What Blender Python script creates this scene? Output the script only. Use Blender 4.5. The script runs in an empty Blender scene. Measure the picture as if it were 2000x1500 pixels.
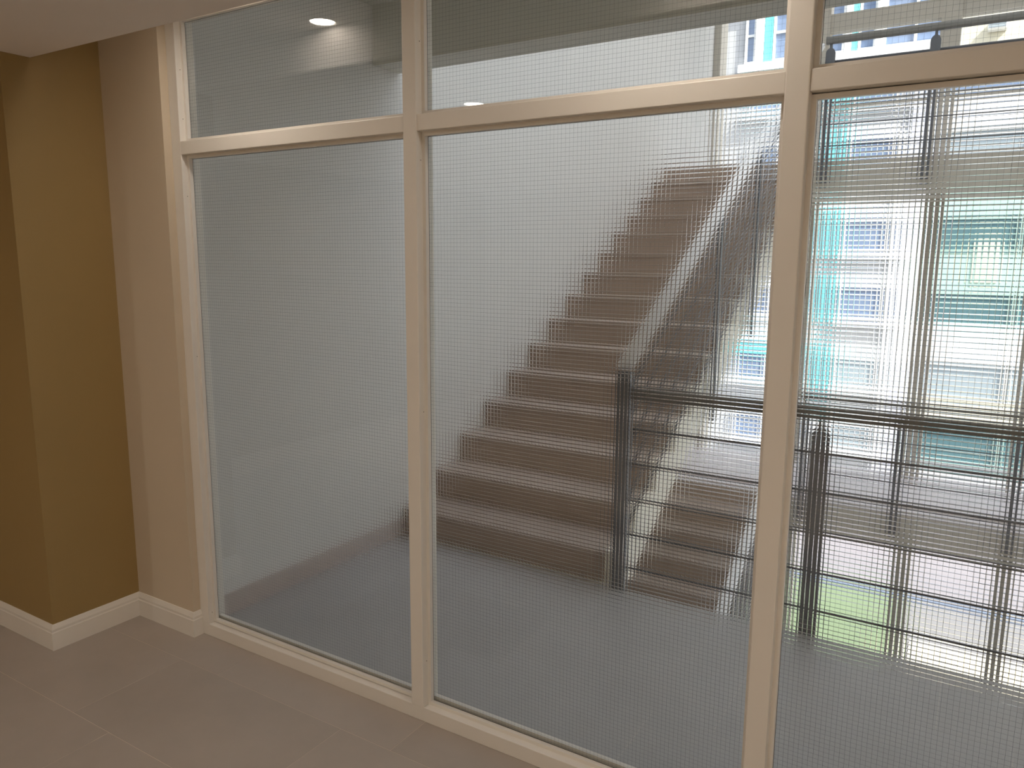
import bpy, bmesh, math, random
from mathutils import Vector, Matrix
random.seed(7)
S = bpy.context.scene
COL = S.collection
R = math.radians

# ------------------------------------------------------------------ camera
cam_d = bpy.data.cameras.new('camera')
cam_d.sensor_width = 36.0
cam_d.lens = 1502.0 / 2000.0 * 36.0
cam_d.clip_start = 0.02
cam_d.clip_end = 300
cam = bpy.data.objects.new('camera', cam_d)
right = Vector((0.85100652, 0.52510874, 0.00698012))
up = Vector((-0.09056375, 0.13365192, 0.98688164))
back = Vector((0.51728726, -0.84047485, 0.16129447))
cam.matrix_world = Matrix(((right.x, up.x, back.x, 0.0), (right.y, up.y, back.y, 0.0),
                           (right.z, up.z, back.z, 1.6), (0, 0, 0, 1)))
COL.objects.link(cam)
S.camera = cam

# ------------------------------------------------------------------ sky, sun, exposure
w = bpy.data.worlds.new('sky_world'); S.world = w
w.use_nodes = True
nt = w.node_tree; nt.nodes.clear()
sky = nt.nodes.new('ShaderNodeTexSky'); sky.sky_type = 'NISHITA'
sky.sun_disc = False; sky.sun_elevation = R(46); sky.sun_rotation = R(108)
sky.air_density = 1.0; sky.dust_density = 2.5; sky.ozone_density = 1.0
bg = nt.nodes.new('ShaderNodeBackground'); bg.inputs['Strength'].default_value = 0.36
hs = nt.nodes.new('ShaderNodeHueSaturation'); hs.inputs['Saturation'].default_value = 0.36
out = nt.nodes.new('ShaderNodeOutputWorld')
nt.links.new(sky.outputs[0], hs.inputs['Color']); nt.links.new(hs.outputs[0], bg.inputs[0]); nt.links.new(bg.outputs[0], out.inputs[0])

sun_d = bpy.data.lights.new('sun', 'SUN'); sun_d.energy = 6.0; sun_d.angle = R(0.5)
sun_d.color = (1.0, 0.95, 0.86)
sun = bpy.data.objects.new('sun', sun_d); COL.objects.link(sun)
sun.rotation_euler = Vector((0.66, -0.22, 0.72)).to_track_quat('Z', 'Y').to_euler()
sun.location = (6, -2, 20)

S.view_settings.view_transform = 'Standard'
S.view_settings.look = 'None'
S.view_settings.gamma = 1.0
S.view_settings.use_curve_mapping = False
S.view_settings.exposure = 0.75
S.cycles.use_denoising = True
S.cycles.max_bounces = 14
S.cycles.transmission_bounces = 12
S.cycles.diffuse_bounces = 6
S.cycles.sample_clamp_indirect = 6.0

# ------------------------------------------------------------------ materials
def mat(name, col, rough=0.6, metal=0.0, var=0.0, scale=6.0, bump=0.0, bscale=60.0, spec=0.5, emit=None, estr=0.0):
    m = bpy.data.materials.new(name); m.use_nodes = True
    t = m.node_tree; p = t.nodes['Principled BSDF']
    p.inputs['Roughness'].default_value = rough
    p.inputs['Metallic'].default_value = metal
    p.inputs['Specular IOR Level'].default_value = spec
    p.inputs['Base Color'].default_value = (*col, 1)
    if emit:
        p.inputs['Emission Color'].default_value = (*emit, 1)
        p.inputs['Emission Strength'].default_value = estr
    if var > 0 or bump > 0:
        tc = t.nodes.new('ShaderNodeNewGeometry')
    if var > 0:
        n = t.nodes.new('ShaderNodeTexNoise'); n.inputs['Scale'].default_value = scale
        n.inputs['Detail'].default_value = 5
        t.links.new(tc.outputs['Position'], n.inputs['Vector'])
        mx = t.nodes.new('ShaderNodeMix'); mx.data_type = 'RGBA'
        mx.inputs['A'].default_value = (*[c * (1 - var) for c in col], 1)
        mx.inputs['B'].default_value = (*[min(1, c * (1 + var)) for c in col], 1)
        t.links.new(n.outputs['Fac'], mx.inputs['Factor'])
        t.links.new(mx.outputs['Result'], p.inputs['Base Color'])
    if bump > 0:
        n2 = t.nodes.new('ShaderNodeTexNoise'); n2.inputs['Scale'].default_value = bscale
        t.links.new(tc.outputs['Position'], n2.inputs['Vector'])
        b = t.nodes.new('ShaderNodeBump'); b.inputs['Strength'].default_value = bump
        b.inputs['Distance'].default_value = 0.002
        t.links.new(n2.outputs['Fac'], b.inputs['Height'])
        t.links.new(b.outputs['Normal'], p.inputs['Normal'])
    return m

M = {}
M['white_wall'] = mat('cream_wall_paint', (0.60, 0.515, 0.395), 0.65, var=0.03, scale=3, bump=0.15, bscale=220)
M['olive'] = mat('olive_wall_paint', (0.32, 0.22, 0.085), 0.6, var=0.04, scale=2.5, bump=0.15, bscale=220)
M['ceiling'] = mat('ceiling_paint', (0.78, 0.73, 0.69), 0.8, var=0.02)
M['trim'] = mat('cream_gloss_trim', (0.76, 0.73, 0.675), 0.38, var=0.03, scale=5)
M['grout'] = mat('floor_grout', (0.64, 0.57, 0.48), 0.9)
M['gasket'] = mat('dark_gasket', (0.03, 0.03, 0.025), 0.7)
M['screw'] = mat('dark_screw', (0.06, 0.05, 0.04), 0.5)
M['lamp'] = mat('lamp_lens', (1, 1, 1), 0.5, emit=(1.0, 0.885, 0.77), estr=330.0)  # strong lens, used only by the added fill lamps
M['lamp_soft'] = mat('soft_lamp_lens', (1, 1, 1), 0.5, emit=(1.0, 0.885, 0.77), estr=80.0)
M['lamp_ring'] = mat('lamp_trim_ring', (0.85, 0.83, 0.8), 0.4)
M['wire'] = mat('steel_wire', (0.13, 0.145, 0.14), 0.35, metal=0.4)
M['out_wall'] = mat('white_render_wall', (0.70, 0.70, 0.685), 0.75, var=0.02, scale=2)
M['soffit'] = mat('grey_soffit', (0.70, 0.70, 0.65), 0.8, var=0.03)
M['beige'] = mat('beige_concrete_paint', (0.56, 0.53, 0.47), 0.7, var=0.04, scale=3)
M['string'] = mat('cream_stair_string', (0.88, 0.86, 0.77), 0.7, var=0.02)
M['brown'] = mat('brown_stair_tile', (0.36, 0.275, 0.22), 0.5, var=0.10, scale=9)
M['brown_tread'] = mat('brown_stair_tread', (0.38, 0.315, 0.275), 0.45, var=0.10, scale=9)
M['steel'] = mat('dark_blue_grey_steel', (0.11, 0.125, 0.15), 0.45)
M['rail'] = mat('light_grey_handrail', (0.88, 0.89, 0.92), 0.4)
M['topbar'] = mat('grey_guard_rail', (0.215, 0.215, 0.21), 0.65)
M['bar'] = mat('blue_grey_infill_bar', (0.17, 0.185, 0.21), 0.45)
M['lilac_floor'] = mat('pale_lilac_gallery_floor', (0.60, 0.57, 0.60), 0.6, var=0.04)
M['ground'] = mat('grey_ground_paving', (0.16, 0.16, 0.17), 0.8, var=0.06, scale=2)  # shade around the bright patch is put into this grey
M['cream_paving'] = mat('cream_paving', (0.62, 0.55, 0.40), 0.8, var=0.05)  # pale cream stands in for sunlight on the ground
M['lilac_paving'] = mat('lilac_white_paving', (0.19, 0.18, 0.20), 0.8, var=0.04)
M['blue_kerb'] = mat('blue_grey_kerb', (0.11, 0.14, 0.20), 0.8)
M['green'] = mat('lime_green_turf', (0.125, 0.17, 0.10), 0.9, var=0.10, scale=5)
M['facade'] = mat('pale_grey_facade', (0.52, 0.53, 0.545), 0.8, var=0.02)
M['fwhite'] = mat('white_window_frame', (0.88, 0.89, 0.88), 0.5)
M['lilac'] = mat('lilac_white_pilaster', (0.63, 0.65, 0.76), 0.7)
M['teal'] = mat('turquoise_panel', (0.17, 0.60, 0.65), 0.5, var=0.05)
M['mint'] = mat('pale_mint_panel', (0.42, 0.60, 0.54), 0.6, var=0.05)
M['fcream'] = mat('cream_facade_panel', (0.74, 0.70, 0.56), 0.7)
M['pane_blue'] = mat('blue_window_pane', (0.18, 0.25, 0.39), 0.08, spec=0.8)
M['pane_green'] = mat('green_blue_window_pane', (0.085, 0.175, 0.205), 0.08, spec=0.8)
M['pane_grey'] = mat('grey_blue_window_pane', (0.33, 0.40, 0.45), 0.08, spec=0.8)
M['yellow'] = mat('yellow_blind', (0.72, 0.69, 0.50), 0.7)  # warm lamp glow put into a pale yellow colour

# floor tiles: a colour that drifts from tile to tile
def tile_mat(name, a, b, rough):
    m = bpy.data.materials.new(name); m.use_nodes = True
    t = m.node_tree; p = t.nodes['Principled BSDF']
    g = t.nodes.new('ShaderNodeNewGeometry'); oi = t.nodes.new('ShaderNodeObjectInfo')
    n = t.nodes.new('ShaderNodeTexNoise'); n.inputs['Scale'].default_value = 2.2; n.inputs['Detail'].default_value = 8
    n.inputs['Roughness'].default_value = 0.65
    t.links.new(g.outputs['Position'], n.inputs['Vector'])
    ad = t.nodes.new('ShaderNodeMath'); ad.operation = 'MULTIPLY_ADD'
    ad.inputs[1].default_value = 0.22
    t.links.new(oi.outputs['Random'], ad.inputs[0]); t.links.new(n.outputs['Fac'], ad.inputs[2])
    mx = t.nodes.new('ShaderNodeMix'); mx.data_type = 'RGBA'
    mx.inputs['A'].default_value = (*a, 1); mx.inputs['B'].default_value = (*b, 1)
    t.links.new(ad.outputs[0], mx.inputs['Factor'])
    t.links.new(mx.outputs['Result'], p.inputs['Base Color'])
    p.inputs['Roughness'].default_value = rough
    return m
M['tile'] = tile_mat('brown_grey_floor_tile', (0.31, 0.275, 0.24), (0.46, 0.41, 0.365), 0.42)
M['tile_out'] = tile_mat('grey_landing_tile', (0.30, 0.295, 0.295), (0.40, 0.395, 0.395), 0.4)

PITCH = 0.0125
def glass_mat(name, tint, relief=0.0, x0=0.0, z0=0.0):
    m = bpy.data.materials.new(name); m.use_nodes = True
    t = m.node_tree; p = t.nodes['Principled BSDF']
    p.inputs['Base Color'].default_value = (*tint, 1)
    p.inputs['Roughness'].default_value = 0.0
    p.inputs['IOR'].default_value = 1.5
    p.inputs['Transmission Weight'].default_value = 1.0
    if relief > 0:
        g = t.nodes.new('ShaderNodeNewGeometry')
        sep = t.nodes.new('ShaderNodeSeparateXYZ'); t.links.new(g.outputs['Position'], sep.inputs[0])
        comb = t.nodes.new('ShaderNodeCombineXYZ')
        def chain(src, off):
            def mth(op, a, b=None, c=None):
                n = t.nodes.new('ShaderNodeMath'); n.operation = op
                for i, v in enumerate((a, b, c)):
                    if v is None: continue
                    if isinstance(v, (int, float)): n.inputs[i].default_value = v
                    else: t.links.new(v, n.inputs[i])
                return n.outputs[0]
            u = mth('MULTIPLY_ADD', src, 1.0 / PITCH, -off / PITCH)
            fr = mth('FRACT', u)
            s = mth('MULTIPLY_ADD', fr, 2.0, -1.0)          # -1 .. 1 across a cell, the wires at +-1
            c3 = mth('MULTIPLY', mth('MULTIPLY', s, s), s)
            mixd = mth('MULTIPLY_ADD', s, 0.07, mth('MULTIPLY', mth('MULTIPLY', c3, mth('MULTIPLY', s, s)), 0.93))
            return mth('MULTIPLY', mixd, mth('MULTIPLY', mth('MULTIPLY_ADD', nz.outputs['Fac'], 1.2, 0.4), relief))
        nz = t.nodes.new('ShaderNodeTexNoise'); nz.inputs['Scale'].default_value = 14.0
        t.links.new(g.outputs['Position'], nz.inputs['Vector'])
        t.links.new(chain(sep.outputs['X'], x0), comb.inputs['X'])
        t.links.new(chain(sep.outputs['Z'], z0), comb.inputs['Z'])
        va = t.nodes.new('ShaderNodeVectorMath'); va.operation = 'ADD'
        t.links.new(g.outputs['Normal'], va.inputs[0]); t.links.new(comb.outputs[0], va.inputs[1])
        vn = t.nodes.new('ShaderNodeVectorMath'); vn.operation = 'NORMALIZE'
        t.links.new(va.outputs[0], vn.inputs[0])
        t.links.new(vn.outputs[0], p.inputs['Normal'])
    return m
M['glass'] = glass_mat('clear_wired_glass', (0.955, 0.975, 0.96))

# ------------------------------------------------------------------ mesh helpers
class MB:
    def __init__(s): s.v = []; s.f = []
    def box(s, a, b):
        x0, y0, z0 = [min(a[i], b[i]) for i in range(3)]; x1, y1, z1 = [max(a[i], b[i]) for i in range(3)]
        n = len(s.v)
        s.v += [(x0,y0,z0),(x1,y0,z0),(x1,y1,z0),(x0,y1,z0),(x0,y0,z1),(x1,y0,z1),(x1,y1,z1),(x0,y1,z1)]
        s.f += [tuple(n+i for i in q) for q in ((0,3,2,1),(4,5,6,7),(0,1,5,4),(1,2,6,5),(2,3,7,6),(3,0,4,7))]
        return s
    def prism(s, poly, axis, a, b):
        """poly: 2-D points in the plane across `axis` ('x': (y,z), 'y': (x,z), 'z': (x,y))"""
        n = len(s.v); k = len(poly)
        mk = {'x': lambda p, t: (t, p[0], p[1]), 'y': lambda p, t: (p[0], t, p[1]), 'z': lambda p, t: (p[0], p[1], t)}[axis]
        s.v += [mk(p, a) for p in poly] + [mk(p, b) for p in poly]
        s.f.append(tuple(n+i for i in range(k))); s.f.append(tuple(n+k+i for i in reversed(range(k))))
        for i in range(k):
            j = (i+1) % k
            s.f.append((n+i, n+k+i, n+k+j, n+j))
        return s
    def tube(s, pts, rx, rz=None, seg=10, power=2.0):
        """round or squarish bar along a polyline; rx across, rz in the up direction"""
        rz = rz or rx
        pts = [Vector(p) for p in pts]; rings = []
        for i, p in enumerate(pts):
            d = ((pts[i] - pts[i-1]) if i > 0 else Vector()) + ((pts[i+1] - pts[i]) if i < len(pts)-1 else Vector())
            d.normalize()
            ref = Vector((0, 0, 1)) if abs(d.z) < 0.9 else Vector((0, 1, 0))
            sd = d.cross(ref).normalized(); u = sd.cross(d).normalized()
            ring = []
            for k in range(seg):
                a = 2*math.pi*(k+0.5)/seg; c, q = math.cos(a), math.sin(a)
                c = math.copysign(abs(c)**(2/power), c); q = math.copysign(abs(q)**(2/power), q)
                ring.append(len(s.v)); s.v.append(tuple(p + sd*c*rx + u*q*rz))
            rings.append(ring)
        for a, b in zip(rings, rings[1:]):
            for k in range(seg):
                j = (k+1) % seg
                s.f.append((a[k], a[j], b[j], b[k]))
        s.f.append(tuple(reversed(rings[0]))); s.f.append(tuple(rings[-1]))
        return s
    def build(s, name, m, parent=None, smooth=False, bevel=0.0):
        me = bpy.data.meshes.new(name); me.from_pydata(s.v, [], s.f)
        bm = bmesh.new(); bm.from_mesh(me); bmesh.ops.recalc_face_normals(bm, faces=bm.faces); bm.to_mesh(me); bm.free()
        me.materials.append(m)
        if smooth:
            for p in me.polygons: p.use_smooth = len(p.vertices) == 4
        o = bpy.data.objects.new(name, me); COL.objects.link(o)
        if parent: o.parent = parent
        if bevel:
            b = o.modifiers.new('edge', 'BEVEL'); b.width = bevel; b.segments = 2; b.limit_method = 'ANGLE'
        return o

def box(name, a, b, m, parent=None, bevel=0.0): return MB().box(a, b).build(name, m, parent, bevel=bevel)
def empty(name, loc=(0, 0, 0)):
    o = bpy.data.objects.new(name, None); COL.objects.link(o); o.location = loc; o.empty_display_size = 0.1
    return o
def tag(o, label, cat, group=None, kind=None):
    o['label'] = label; o['category'] = cat
    if group: o['group'] = group
    if kind: o['kind'] = kind
    return o
def struct(o, label=None, cat=None):
    o['kind'] = 'structure'
    if label: o['label'] = label
    if cat: o['category'] = cat
    return o
def kid(o, parent):                      # parent without moving (parents are unrotated)
    o.parent = parent
    o.location = Vector(o.location) - Vector(parent.location)
    return o

# ------------------------------------------------------------------ room shell
FRONT = 1.94          # front face of the glazed partition
RAFT = 2.33; RAFT_Y = 1.64; RECESS = 2.485
WALLY = 1.906         # cream wall strip beside the partition
COLX = -3.139; COLY = 1.527

fl = struct(box('floor', (-5.2, -3.6, -0.20), (2.7, 1.985, -0.0006), M['grout']), 'brown grey tiled floor of the indoor lobby', 'floor')
# running-bond tiles 0.87 x 0.435
def tiles(parent, m, x0, x1, y0, y1, ys, offs, zt, skip=None):
    cache = {}
    for r, ya in enumerate(ys):
        yb = ya + 0.435
        a, b = max(ya, y0), min(yb, y1)
        if b - a < 0.02: continue
        off = offs[r % 2]
        k0 = math.floor((x0 - off) / 0.87)
        for k in range(k0, k0 + 14):
            c, d = max(off + k*0.87, x0), min(off + (k+1)*0.87, x1)
            if d - c < 0.03: continue
            key = (round(d-c, 4), round(b-a, 4))
            if key not in cache:
                t = MB(); g = 0.0010
                wx, wy = key[0]-2*g, key[1]-2*g
                t.box((g, g, -0.004), (g+wx, g+wy, 0.0))
                o = t.build('tile', m, parent)
                cache[key] = o.data
            else:
                o = bpy.data.objects.new('tile', cache[key]); COL.objects.link(o); o.parent = parent
            o.location = (c, a, zt)
YS = [1.754 - 0.435*i for i in range(5, -1, -1)] 
tiles(fl, M['tile'], -4.6, 1.2, -0.45, 1.984, YS, (-2.63, -2.41), 0.0)

struct(box('wall_left', (-5.2, -3.6, 0), (-5.05, 1.7, 2.7), M['olive']), 'olive brown wall at the far end of the lobby', 'wall')
wc = MB(); wc.box((-5.2, COLY, 0), (COLX, 2.03, 2.7))
struct(wc.build('wall_column', M['olive']), 'olive brown corner wall jutting out beside the cream wall strip', 'wall')
struct(box('wall_strip', (COLX, WALLY, 0), (-2.754, 2.03, 2.7), M['white_wall']), 'narrow cream wall strip between olive corner and glazed partition', 'wall')
struct(box('wall_back', (-5.2, -3.75, 0), (2.7, -3.6, 2.7), M['white_wall']), 'cream back wall of the lobby', 'wall')
struct(box('wall_right', (2.55, -3.6, 0), (2.7, 2.03, 2.7), M['white_wall']), 'cream right wall of the lobby', 'wall')
struct(box('wall_front', (0.755, WALLY, 0), (2.55, 2.03, 2.7), M['white_wall']), 'cream wall beyond the last glazed bay', 'wall')

# dropped ceiling raft and the recess in front of the partition
struct(box('ceiling', (-5.05, -3.6, RAFT), (2.55, RAFT_Y, 2.60), M['ceiling'], bevel=0.003), 'off white dropped ceiling ending short of the glazing', 'ceiling')
struct(box('ceiling_recess', (-5.05, RAFT_Y, RECESS), (2.55, 2.03, 2.60), M['ceiling']), 'raised ceiling strip above the glazed partition', 'ceiling')

# baseboards, mitred sweep split wall by wall
prof = [(0.0, 0.0), (0.013, 0.0), (0.013, 0.074), (0.0105, 0.078), (0.0105, 0.088), (0.006, 0.099), (0.003, 0.106), (0.0, 0.107)]
path = [(-5.05, COLY), (COLX, COLY), (COLX, WALLY), (-2.754, WALLY), (-2.754, FRONT)]
nrm = []
for a, b in zip(path, path[1:]):
    d = Vector((b[0]-a[0], b[1]-a[1])).normalized(); nrm.append(Vector((d.y, -d.x)))
def corner(i, t):
    p = Vector(path[i])
    if i == 0: return p + nrm[0]*t
    if i == len(path)-1: return p + nrm[-1]*t
    return p + (nrm[i-1] + nrm[i])*t
for i, nm in enumerate(['baseboard_left', 'baseboard_column', 'baseboard_strip', 'baseboard_return']):
    mb = MB(); k = len(prof)
    for e in (i, i+1):
        for t, z in prof:
            c = corner(e, t); mb.v.append((c.x, c.y, z))
    mb.f.append(tuple(range(k))); mb.f.append(tuple(reversed(range(k, 2*k))))
    for q in range(k):
        j = (q+1) % k; mb.f.append((q, j, k+j, k+q))
    struct(mb.build(nm, M['trim']), ['cream moulded baseboard along the darker olive wall face', 'cream moulded baseboard on the side of the olive corner',
            'cream moulded baseboard under the cream wall strip', 'short cream baseboard return beside the glazed partition'][i], 'baseboard')

# ------------------------------------------------------------------ glazed partition
win = struct(empty('window_1', (-1.0, 1.98, 0.0)), 'cream framed partition of wired textured glass panes with clear transoms', 'window')
BACK = 2.025; GY0, GY1 = 1.982, 1.988
XJ = (-2.70, -1.597, -1.545, -0.450, -0.394, 0.700)
def wpart(o): return kid(o, win)
wpart(box('sill', (-2.754, FRONT, 0.0), (0.755, BACK, 0.053), M['trim'], bevel=0.002))
wpart(box('head', (-2.754, FRONT, RECESS-0.001), (0.755, BACK, RECESS+0.05), M['trim'], bevel=0.002))
wpart(box('jamb', (-2.754, FRONT, 0.053), (-2.70, BACK, RECESS), M['trim'], bevel=0.002))
wpart(box('jamb', (0.70, FRONT, 0.053), (0.755, BACK, RECESS), M['trim'], bevel=0.002))
wpart(box('mullion', (-1.597, FRONT-0.004, 0.053), (-1.545, BACK, RECESS), M['trim'], bevel=0.003))
wpart(box('mullion', (-0.450, FRONT-0.004, 0.053), (-0.394, BACK, RECESS), M['trim'], bevel=0.003))
bays = ((-2.70, -1.597), (-1.545, -0.450), (-0.394, 0.700))
for a, b in bays:
    wpart(box('transom_rail', (a, FRONT, 1.985), (b, BACK, 2.035), M['trim'], bevel=0.002))

def frame_ring(name, x0, x1, z0, z1, wd, y0, y1, m, wb=None):
    mb = MB(); wb = wb or wd
    mb.box((x0, y0, z0), (x1, y1, z0+wb)); mb.box((x0, y0, z1-wd), (x1, y1, z1))
    mb.box((x0, y0, z0+wb), (x0+wd, y1, z1-wd)); mb.box((x1-wd, y0, z0+wb), (x1, y1, z1-wd))
    return mb.build(name, m)

def wires(x0, x1, z0, z1, ox, oz, y):
    mb = MB(); r = 0.00018
    def strand(fixed, a, b, vertical):
        nseg = 14 if vertical else 14
        ph1, ph2 = random.uniform(0, 6.28), random.uniform(0, 6.28)
        amp = random.uniform(0.0002, 0.0006); tilt = random.uniform(-0.0005, 0.0005)
        base = len(mb.v)
        for i in range(nseg+1):
            t = i/nseg; p = a + (b-a)*t
            dv = amp*(math.sin(ph1 + t*7) + 0.6*math.sin(ph2 + t*17)) + tilt*(t-0.5)
            for (u, q) in ((-r, 0), (0, -r), (r, 0), (0, r)):
                if vertical: mb.v.append((fixed+dv+u, y+q, p))
                else: mb.v.append((p, y+q, fixed+dv+u))
        for i in range(nseg):
            for k in range(4):
                j = (k+1) % 4
                mb.f.append((base+i*4+k, base+i*4+j, base+(i+1)*4+j, base+(i+1)*4+k))
    n = math.ceil((x0-ox)/PITCH); x = ox + n*PITCH
    while x < x1: strand(x, z0, z1, True); x += PITCH
    n = math.ceil((z0-oz)/PITCH); z = oz + n*PITCH
    while z < z1: strand(z, x0, x1, False); z += PITCH
    return mb

for bi, (a, b) in enumerate(bays):
    for low in (True, False):
        z0, z1 = (0.053, 1.985) if low else (2.035, RECESS)
        gap = 0.003 if low and bi in (0, 2) else 0.0
        gz0 = gap if bi == 0 else 0.0; gz1 = gap if bi == 2 else 0.0
        # front and back glazing beads, dark gasket line against the glass
        wpart(frame_ring('glazing_bead', a, b, z0+gz0, z1-gz1, 0.012, 1.966, 1.9812, M['trim']))
        wpart(frame_ring('glazing_bead', a, b, z0, z1, 0.008, 1.9888, 2.004, M['trim'], 0.026 if low else None))
        wpart(frame_ring('gasket', a+0.010, b-0.010, z0+0.010, z1-0.010, 0.0028, 1.9812, 1.9819, M['gasket']))
        ox, oz = a + 0.004 + 0.003*bi, z0 + 0.006
        mb = MB().box((a+0.001, GY0, z0+0.001), (b-0.001, GY1, z1-0.001))
        p = mb.build('wired_pane', M['glass'])
        if low:
            p.data.materials.append(glass_mat('pressed_wired_glass', (0.955, 0.975, 0.96), 0.105, ox, oz))
            for f in p.data.polygons:
                if f.normal.y > 0.9: f.material_index = 1
            p['label'] = 'lower pane of pressed square pattern wired glass'
        else:
            p['label'] = 'clear wired glass transom pane'
        wpart(p)
        wm = wires(a+0.002, b-0.002, z0+0.002, z1-0.002, ox, oz, 1.9850).build('wire_mesh', M['wire'])
        wm['kind'] = 'stuff'; wm.parent = p
# nail heads in the beads
for (x, z) in ((-2.700, 0.10), (-2.700, 1.83), (-2.700, 1.20), (-2.700, 2.30), (-2.700, 2.12), (-1.545, 0.22), (-1.545, 1.10), (-1.545, 1.90), (-1.545, 2.25)):
    o = MB().tube([(x-0.004, 1.958, z), (x+0.0008, 1.958, z)], 0.0016, seg=6).build('nail_head', M['screw']); wpart(o)

# ------------------------------------------------------------------ downlights
def downlight(x, y, z, label, lens='lamp'):
    e = empty('downlight', (x, y, z))
    tag(e, label, 'downlight', 'ceiling downlights of the lobby')
    n = 28; ring = MB()
    prof2 = [(0.058, 0.0), (0.058, -0.004), (0.050, -0.006), (0.046, -0.002), (0.046, 0.0)]
    for i in range(n):
        a = 2*math.pi*i/n
        for r_, h_ in prof2: ring.v.append((r_*math.cos(a), r_*math.sin(a), h_))
    k = len(prof2)
    for i in range(n):
        j = (i+1) % n
        for q in range(k-1): ring.f.append((i*k+q, i*k+q+1, j*k+q+1, j*k+q))
    ring.build('trim_ring', M['lamp_ring'], e, smooth=True)
    d = MB(); d.v = [(0.046*math.cos(2*math.pi*i/n), 0.046*math.sin(2*math.pi*i/n), -0.0025) for i in range(n)]
    d.v += [(0.046*math.cos(2*math.pi*i/n), 0.046*math.sin(2*math.pi*i/n), -0.0005) for i in range(n)]
    d.f = [tuple(reversed(range(n))), tuple(range(n, 2*n))] + [(i, (i+1) % n, n+(i+1) % n, n+i) for i in range(n)]
    d.build('lamp_lens', M[lens], e)
downlight(-2.25, 1.702, RECESS, 'round recessed downlight in ceiling strip by glazing near the cream wall strip', 'lamp_soft')
downlight(-0.75, 1.702, RECESS, 'round recessed downlight in ceiling strip by glazing before the middle glazed bay', 'lamp_soft')
downlight(-2.18, 0.79, RAFT, 'round recessed downlight in dropped ceiling before the first glazed bay', 'lamp_soft')
downlight(1.55, 0.76, RAFT, 'round recessed downlight in dropped ceiling by the right wall')  # from here on unseen fill lamps, added to brighten the lobby
downlight(-3.90, -1.0, RAFT, 'round recessed downlight in dropped ceiling over the left of the lobby')
downlight(-1.08, -1.0, RAFT, 'round recessed downlight in dropped ceiling over the middle of the lobby')
downlight(-1.43, -2.6, RAFT, 'round recessed downlight in dropped ceiling before the back wall')
downlight(0.75, -1.0, RAFT, 'round recessed downlight in dropped ceiling behind the last glazed bay')
downlight(1.55, -1.6, RAFT, 'round recessed downlight in dropped ceiling at the back of the lobby')

# ------------------------------------------------------------------ stairwell outside the glass
LW = -2.80; EDGE = 3.33; Y1S = 3.35
M['skirt'] = mat('brown_skirting_tile', (0.50, 0.44, 0.41), 0.5)
struct(box('wall_stair', (LW-0.2, 2.03, -4.2), (LW, 8.72, 14.0), M['out_wall']), 'white rendered wall along the left side of the staircase', 'wall')
struct(box('wall_end', (LW-0.2, 8.72, -4.2), (LW+0.075, 8.95, 14.0), M['beige']), 'narrow beige pier ending the white staircase wall', 'wall')
struct(box('baseboard_landing', (LW, 2.03, 0), (LW+0.012, Y1S, 0.10), M['skirt']), 'pinkish brown skirting at the foot of the white staircase wall', 'baseboard')
fo = struct(box('floor_landing', (LW, 1.985, -0.28), (4.5, EDGE, -0.0006), M['beige']), 'grey tiled landing floor outside the glazing', 'floor')
YO = [1.985 + 0.435*i for i in range(0, 4)]
tiles(fo, M['tile_out'], LW, 2.6, 2.027, EDGE, YO, (-2.63, -2.41), 0.0)
struct(box('ceiling_landing', (LW, 2.03, 2.86), (4.5, EDGE-0.16, 3.075), M['soffit']), 'grey soffit over the landing', 'ceiling')
struct(box('beam_landing', (LW, EDGE-0.16, 2.572), (4.5, EDGE+0.04, 3.075), M['soffit']), 'grey edge beam over the landing guard', 'beam')
struct(box('wall_upper', (-5.2, 1.9, 3.075), (4.5, 2.1, 12.0), M['out_wall']), 'white wall of the storeys above the landing', 'wall')  # out of view, added to keep the sun off the courtyard
struct(box('wall_below', (LW, 1.985, -4.2), (4.5, 2.2, -0.28), M['out_wall']), 'white wall of the storey below the landing', 'wall')
struct(box('wall_lintel', (-5.2, 1.985, 2.6), (4.5, 2.1, 3.075), M['soffit']), 'grey lintel above the glazed partition', 'wall')
struct(box('wall_wing', (4.5, 1.9, -4.2), (4.8, 8.55, 13.5), M['out_wall']), 'tall white wing wall closing the stairwell', 'wall')  # unseen sun blocker, sized to shade stairs and galleries

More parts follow.
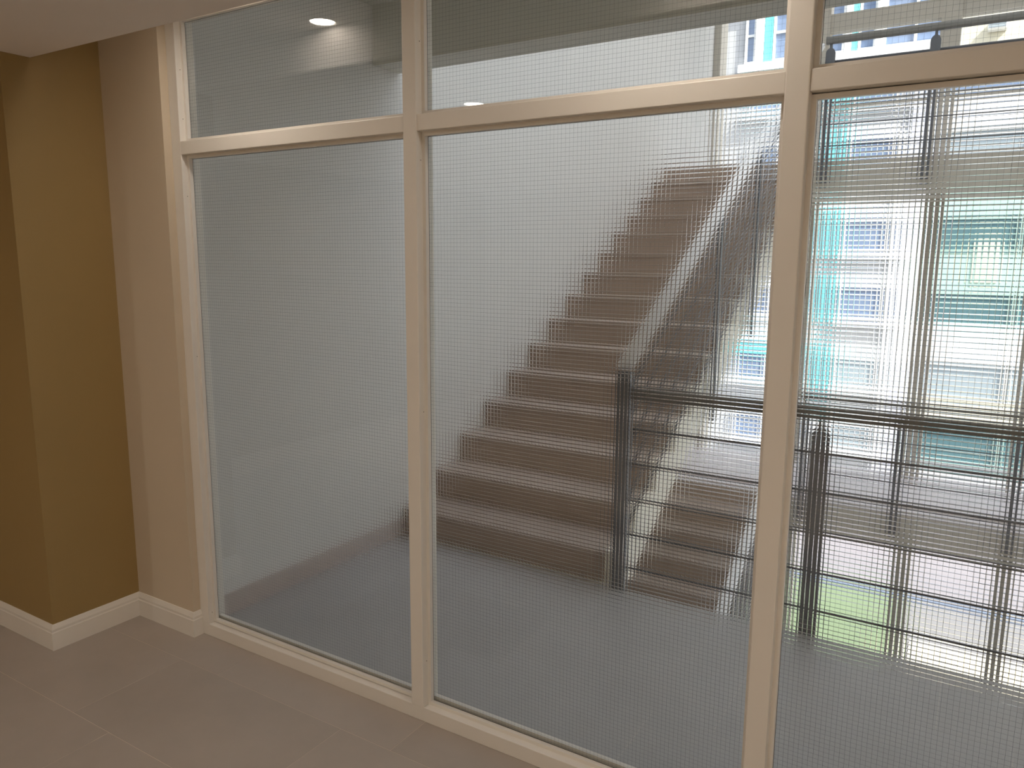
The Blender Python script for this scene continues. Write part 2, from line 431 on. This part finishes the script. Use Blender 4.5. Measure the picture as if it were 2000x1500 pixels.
RIS, GO, Y1 = 0.165, 0.285, 3.36
SX = -1.475
def flight(z0, label, group):
    e = empty('staircase', (-2.1, Y1, z0)); tag(e, label, 'staircase', group)
    top = []
    for i in range(15):
        y = Y1 + GO*i
        top += [(y, z0 + RIS*i), (y, z0 + RIS*(i+1))]
    yt = Y1 + GO*14
    def body(drop, name, xa, xb, m):
        pts = [(y + drop*0.6, z - drop) for (y, z) in top] + [(yt + 0.10, top[-1][1]-drop), (yt + 0.10, top[-1][1]-0.30)]
        # straight soffit
        pts += [(yt + 0.02, top[-1][1]-0.36), (Y1 + 0.30, z0 + RIS - 0.36 + 0.30*RIS/GO), (Y1 + 0.30, z0 - 0.06), (Y1 + drop*0.6, z0 - 0.06)]
        return kid(MB().prism(pts, 'x', xa, xb).build(name, m), e)
    body(0.026, 'flight_slab', LW+0.002, SX-0.04, M['string'])
    body(0.0, 'side_string', SX-0.04, SX, M['string'])
    tm = rm = None
    for i in range(15):
        y = Y1 + GO*i; z = z0 + RIS*i
        o = MB().box((LW+0.003, y-0.002, z), (SX-0.042, y+0.014, z+RIS-0.026)).build('riser', M['brown']) if rm is None else bpy.data.objects.new('riser', rm)
        if rm is None: rm = o.data; kid(o, e); base = Vector(o.location)
        else: COL.objects.link(o); o.parent = e; o.location = base + Vector((0, GO*i, RIS*i))
        if i == 14: break
        zt = z + RIS
        if tm is None:
            o = MB().box((LW+0.003, y-0.022, zt-0.026), (SX-0.042, y+GO+0.0, zt)).build('tread', M['brown_tread'], bevel=0.004)
            tm = o.data; kid(o, e); baset = Vector(o.location)
        else:
            o = bpy.data.objects.new('tread', tm); COL.objects.link(o); o.parent = e
            o.location = baset + Vector((0, GO*i, RIS*i))
            b = o.modifiers.new('edge', 'BEVEL'); b.width = 0.004; b.segments = 2; b.limit_method = 'ANGLE'
    return e
flight(0.0, 'brown tiled staircase with cream side rising from the landing floor', 'stair flights')
flight(-3.075, 'brown tiled staircase of the lower storey seen below the landing edge', 'stair flights')

def post_plate(x, y, zb, zt, wx=0.075, th=0.014, across='x'):
    """flat steel post with shouldered top and a thin neck up to the handrail"""
    h = wx/2; zs = zt - 0.075
    pr = [(-h, zb), (h, zb), (h, zs), (h*0.7, zs+0.025), (0.010, zs+0.035), (0.010, zt), (-0.010, zt), (-0.010, zs+0.035), (-h*0.7, zs+0.025), (-h, zs)]
    if across == 'x': return MB().prism([(x+a, b) for a, b in pr], 'y', y-th, y+th)
    return MB().prism([(y+a, b) for a, b in pr], 'x', x-th, x+th)

def guard(x0, x1, y, z, posts, label, newel=None, side=-1):
    e = empty('guard_railing', ((x0+x1)/2, y, z)); tag(e, label, 'railing', 'horizontal guard railings')
    kid(MB().tube([(x0, y, z+0.975), (x1, y, z+0.975)], 0.03, 0.030, seg=12, power=4).build('top_rail', M['topbar'], smooth=True), e)
    for h in (0.80, 0.63, 0.455, 0.28, 0.105):
        kid(MB().tube([(x0, y, z+h), (x1, y, z+h)], 0.0105, seg=8).build('rail', M['steel'], smooth=True), e)
    for px in posts:
        kid(post_plate(px, y, z-0.19, z+0.950).build('post', M['steel']), e)
    return e
guard(-1.385, 4.48, EDGE+0.025, 0.0, (-0.545, 0.34, 1.225, 2.11, 2.995, 3.88), 'dark steel guard railing along the landing edge with grey top rail')
guard(-1.375, 4.48, 7.325, 2.475, (-1.335, -0.545, 0.32, 1.185, 2.05, 2.915, 3.78), 'dark steel guard railing on the upper gallery edge')
guard(-1.375, 4.48, 7.325, -0.60, (-1.335, -0.545, 0.32, 1.185, 2.05, 2.915, 3.78), 'dark steel guard railing on the lower gallery edge')

def stair_rail(z0, label):
    x = SX + 0.05
    e = empty('stair_railing', (x, Y1, z0)); tag(e, label, 'railing', 'sloping stair railings')
    sl = RIS/GO
    zz = lambda y, h: z0 + RIS + (y-Y1)*sl + h
    ya, yb = Y1-0.03, Y1 + GO*14 - 0.03
    kid(MB().tube([(x, ya, zz(ya, 0.955)), (x, yb, zz(yb, 0.955))], 0.042, 0.022, seg=12, power=4).build('handrail', M['rail'], smooth=True), e)
    for h in (0.80, 0.66, 0.52, 0.38, 0.24, 0.10):
        kid(MB().tube([(x, ya, zz(ya, h)), (x, yb, zz(yb, h))], 0.0105, seg=8).build('rail', M['bar'], smooth=True), e)
    kid(MB().box((x-0.035, ya-0.02, z0-0.1), (x+0.035, ya+0.03, zz(ya, 0.93))).build('newel_post', M['steel'], bevel=0.003), e)
    for y in (4.74, 5.56, 6.38):
        kid(post_plate(x, y, zz(y, -0.37), zz(y, 0.93), 0.06, 0.012, 'y').build('post', M['steel']), e)
    return e
stair_rail(0.0, 'sloping stair railing with pale handrail rising from the landing floor')
stair_rail(-3.075, 'sloping stair railing of the lower storey below the landing edge')

GZ = -3.675
# far galleries
for z, nm in ((2.475, 'floor_upper_gallery'), (-0.60, 'floor_lower_gallery'), (5.55, 'floor_top_gallery')):  # the highest slab is unseen, added to shade the upper gallery
    s = struct(box(nm, (LW, 7.35, z-0.285), (4.5, 8.80, z-0.02), M['beige']), {2.475: 'beige slab edge of the upper gallery', -0.6: 'beige slab edge of the lower gallery', 5.55: 'beige slab of the top gallery'}[z], 'floor')
    t = box('floor_finish', (LW+0.002, 7.36, z-0.02), (4.5, 8.80, z), M['lilac_floor']); t.parent = s
# open screen behind the galleries
struct(box('column_slim', (-1.72, 8.66, GZ), (-1.60, 8.80, 8.0), M['beige']), 'slim beige column behind the galleries beside the stair bay', 'column')
struct(box('column_wide', (-0.615, 8.66, GZ), (-0.445, 8.80, 8.0), M['beige']), 'wider beige column behind the galleries', 'column')
struct(box('column_far', (0.30, 8.66, GZ), (0.45, 8.80, 8.0), M['beige']), 'beige column behind the galleries near the wing wall', 'column')
struct(box('beam_upper', (-1.72, 8.68, 3.87), (4.5, 8.80, 4.04), M['beige']), 'beige cross beam behind the upper gallery at head height', 'beam')
struct(box('beam_lower', (-1.72, 8.68, 3.12), (4.5, 8.80, 3.20), M['beige']), 'thin beige cross beam behind the upper gallery', 'beam')

# ------------------------------------------------------------------ courtyard ground and opposite building
struct(box('ground', (-14, 2.2, GZ-0.2), (14, 30, GZ), M['ground']), 'grey paved ground of the courtyard', 'ground')
tag(box('turf_mat', (-2.6, 10.6, GZ), (-0.62, 12.9, GZ+0.03), M['green']), 'lime green turf mat on the courtyard ground', 'turf')
tag(box('paving_slab', (-0.50, 10.05, GZ), (3.0, 11.5, GZ+0.03), M['cream_paving']), 'cream paving strip beside the green turf mat', 'paving')  # pool of sunlight painted as a pale slab
tag(box('paving_slab', (-5.0, 13.35, GZ), (4.0, 15.6, GZ+0.03), M['lilac_paving']), 'pale lilac paving strip at the foot of the opposite building', 'paving')
tag(box('kerb', (-5.0, 12.98, GZ), (4.0, 13.3, GZ+0.06), M['blue_kerb']), 'low blue grey kerb before the pale lilac paving', 'kerb')

FY = 16.0
b = empty('opposite_building', (-1.5, FY, GZ)); tag(b, 'sunlit pale building with turquoise panels and rows of blue windows', 'building')
def bp(o): return kid(o, b)
bp(box('wall', (-12, FY, GZ), (8, FY+0.4, 12), M['facade']))
def pane_win(x0, x1, z0, z1, pm, cols=1, rows=1, fr=0.045, fm=None):
    f = MB(); fm = fm or M['fwhite']
    f.box((x0, FY-0.07, z0), (x1, FY, z0+fr)); f.box((x0, FY-0.07, z1-fr), (x1, FY, z1))
    f.box((x0, FY-0.07, z0+fr), (x0+fr, FY, z1-fr)); f.box((x1-fr, FY-0.07, z0+fr), (x1, FY, z1-fr))
    for c in range(1, cols): xc = x0 + (x1-x0)*c/cols; f.box((xc-fr/2, FY-0.065, z0+fr), (xc+fr/2, FY, z1-fr))
    for r in range(1, rows): zc = z0 + (z1-z0)*r/rows; f.box((x0+fr, FY-0.06, zc-fr/2), (x1-fr, FY, zc+fr/2))
    o = bp(f.build('window', fm))
    for c in range(cols):
        for r in range(rows):
            xa = x0 + (x1-x0)*c/cols; xb = x0 + (x1-x0)*(c+1)/cols
            za = z0 + (z1-z0)*r/rows; zb = z0 + (z1-z0)*(r+1)/rows
            g = box('pane', (xa+fr/2, FY-0.03, za+fr/2), (xb-fr/2, FY-0.01, zb-fr/2), pm)
            g.parent = o
    return o
def panel(name, x0, x1, z0, z1, m, d=0.05): return bp(box(name, (x0, FY-d, z0), (x1, FY, z1), m))

# upper storeys: ribbon of blue windows with turquoise pilasters, white sills
for zb in (5.38, 6.75, 8.1):
    pane_win(-4.50, -4.29, zb, zb+1.05, M['pane_blue'], 1, 2)
    panel('pilaster', -4.29, -4.14, zb-0.30, zb+1.1, M['fwhite'], 0.12)
    panel('pilaster', -4.13, -3.98, zb, zb+1.05, M['teal'], 0.08)
    pane_win(-3.97, -3.1, zb, zb+1.05, M['pane_blue'], 2, 2)
    pane_win(-3.05, -2.68, zb, zb+1.05, M['pane_blue'], 1, 2)
    panel('pilaster', -2.67, -2.56, zb, zb+1.05, M['fwhite'], 0.12)
    panel('pilaster', -2.56, -2.46, zb, zb+1.05, M['teal'], 0.09)
    pane_win(-2.45, -2.15, zb, zb+1.05, M['pane_blue'])
    panel('pilaster', -2.15, -2.03, zb, zb+1.05, M['fwhite'], 0.12)
    pane_win(-2.03, -1.0, zb, zb+1.05, M['pane_blue'], 2)
    panel('sill', -4.6, -0.9, zb-0.16, zb-0.01, M['fwhite'], 0.16)
panel('spandrel', -4.55, -2.0, 4.80, 5.20, M['teal'], 0.04)
panel('wall_panel', -0.86, 2.6, 4.95, 7.2, M['fcream'], 0.05)
# middle and lower rows
rows = [(4.45, 4.98, 'pane_blue'), (3.27, 3.84, 'pane_blue'), (1.77, 2.36, 'pane_blue'), (0.52, 1.12, 'pane_blue'), (-0.80, -0.24, 'pane_grey'), (-2.05, -1.54, 'pane_grey')]
for z0, z1, pm in rows:
    pane_win(-2.46, -1.70, z0, z1, M[pm], 1)
    panel('sill', -2.52, -1.45, z0-0.14, z0-0.01, M['fwhite'], 0.14)
    panel('wall_panel', -2.52, -1.64, z1+0.01, z1+0.26, M['fwhite'], 0.05)
    if z1 > -1.0:
        for xa in (-2.97, -2.80, -2.63): panel('panel', xa, xa+0.10, z0-0.1, z1+0.2, M['teal'], 0.06)
    pane_win(-4.35, -3.2, z0, z1, M['pane_blue'], 2)
    panel('sill', -4.5, -3.1, z0-0.14, z0-0.01, M['fwhite'], 0.14)
panel('pilaster', -1.64, -1.46, -2.6, 3.9, M['fwhite'], 0.10)
panel('pilaster', -1.46, -1.16, -2.6, 4.9, M['lilac'], 0.12)
panel('spandrel', -4.6, -2.9, -0.05, 0.35, M['fwhite'], 0.10)
panel('spandrel', -4.6, -2.9, -0.30, -0.06, M['teal'], 0.08)
# right bay
panel('spandrel', -0.90, 2.6, 2.38, 2.80, M['mint'], 0.05)
panel('spandrel', -0.90, 2.6, 1.06, 1.76, M['mint'], 0.05)
panel('spandrel', -0.90, 2.6, -0.20, 0.48, M['fwhite'], 0.10)
panel('spandrel', -0.90, 2.6, -1.45, -0.88, M['fcream'], 0.05)
panel('spandrel', -0.90, 2.6, 3.85, 4.42, M['fwhite'], 0.10)
for z0, z1, pm in ((1.77, 2.37, 'pane_green'), (0.49, 1.05, 'pane_green'), (-0.87, -0.22, 'pane_grey'), (-2.05, -1.46, 'pane_green'), (3.2, 3.84, 'pane_grey'), (4.44, 4.94, 'pane_blue')):
    pane_win(-0.88, 0.36, z0, z1, M[pm], 1, 1, 0.03, M['mint'] if pm == 'pane_green' else M['fwhite'])
    pane_win(0.42, 1.66, z0, z1, M[pm], 1, 1, 0.03, M['mint'] if pm == 'pane_green' else M['fwhite'])
# yellow panel painted as a warm glow, air conditioner on the cream wall panel
panel('blind', -0.28, 0.10, 1.25, 1.95, M['yellow'], 0.075)
ac = empty('air_conditioner', (-0.28, FY-0.05, 5.42)); tag(ac, 'small white air conditioner box on the cream wall panel', 'air conditioner')
kid(box('case', (-0.42, FY-0.30, 5.42), (-0.14, FY-0.052, 5.56), M['fwhite'], bevel=0.01), ac)
for i in range(3):
    kid(box('louvre', (-0.40, FY-0.31, 5.44+i*0.035), (-0.16, FY-0.30, 5.46+i*0.035), M['pane_grey']), ac)
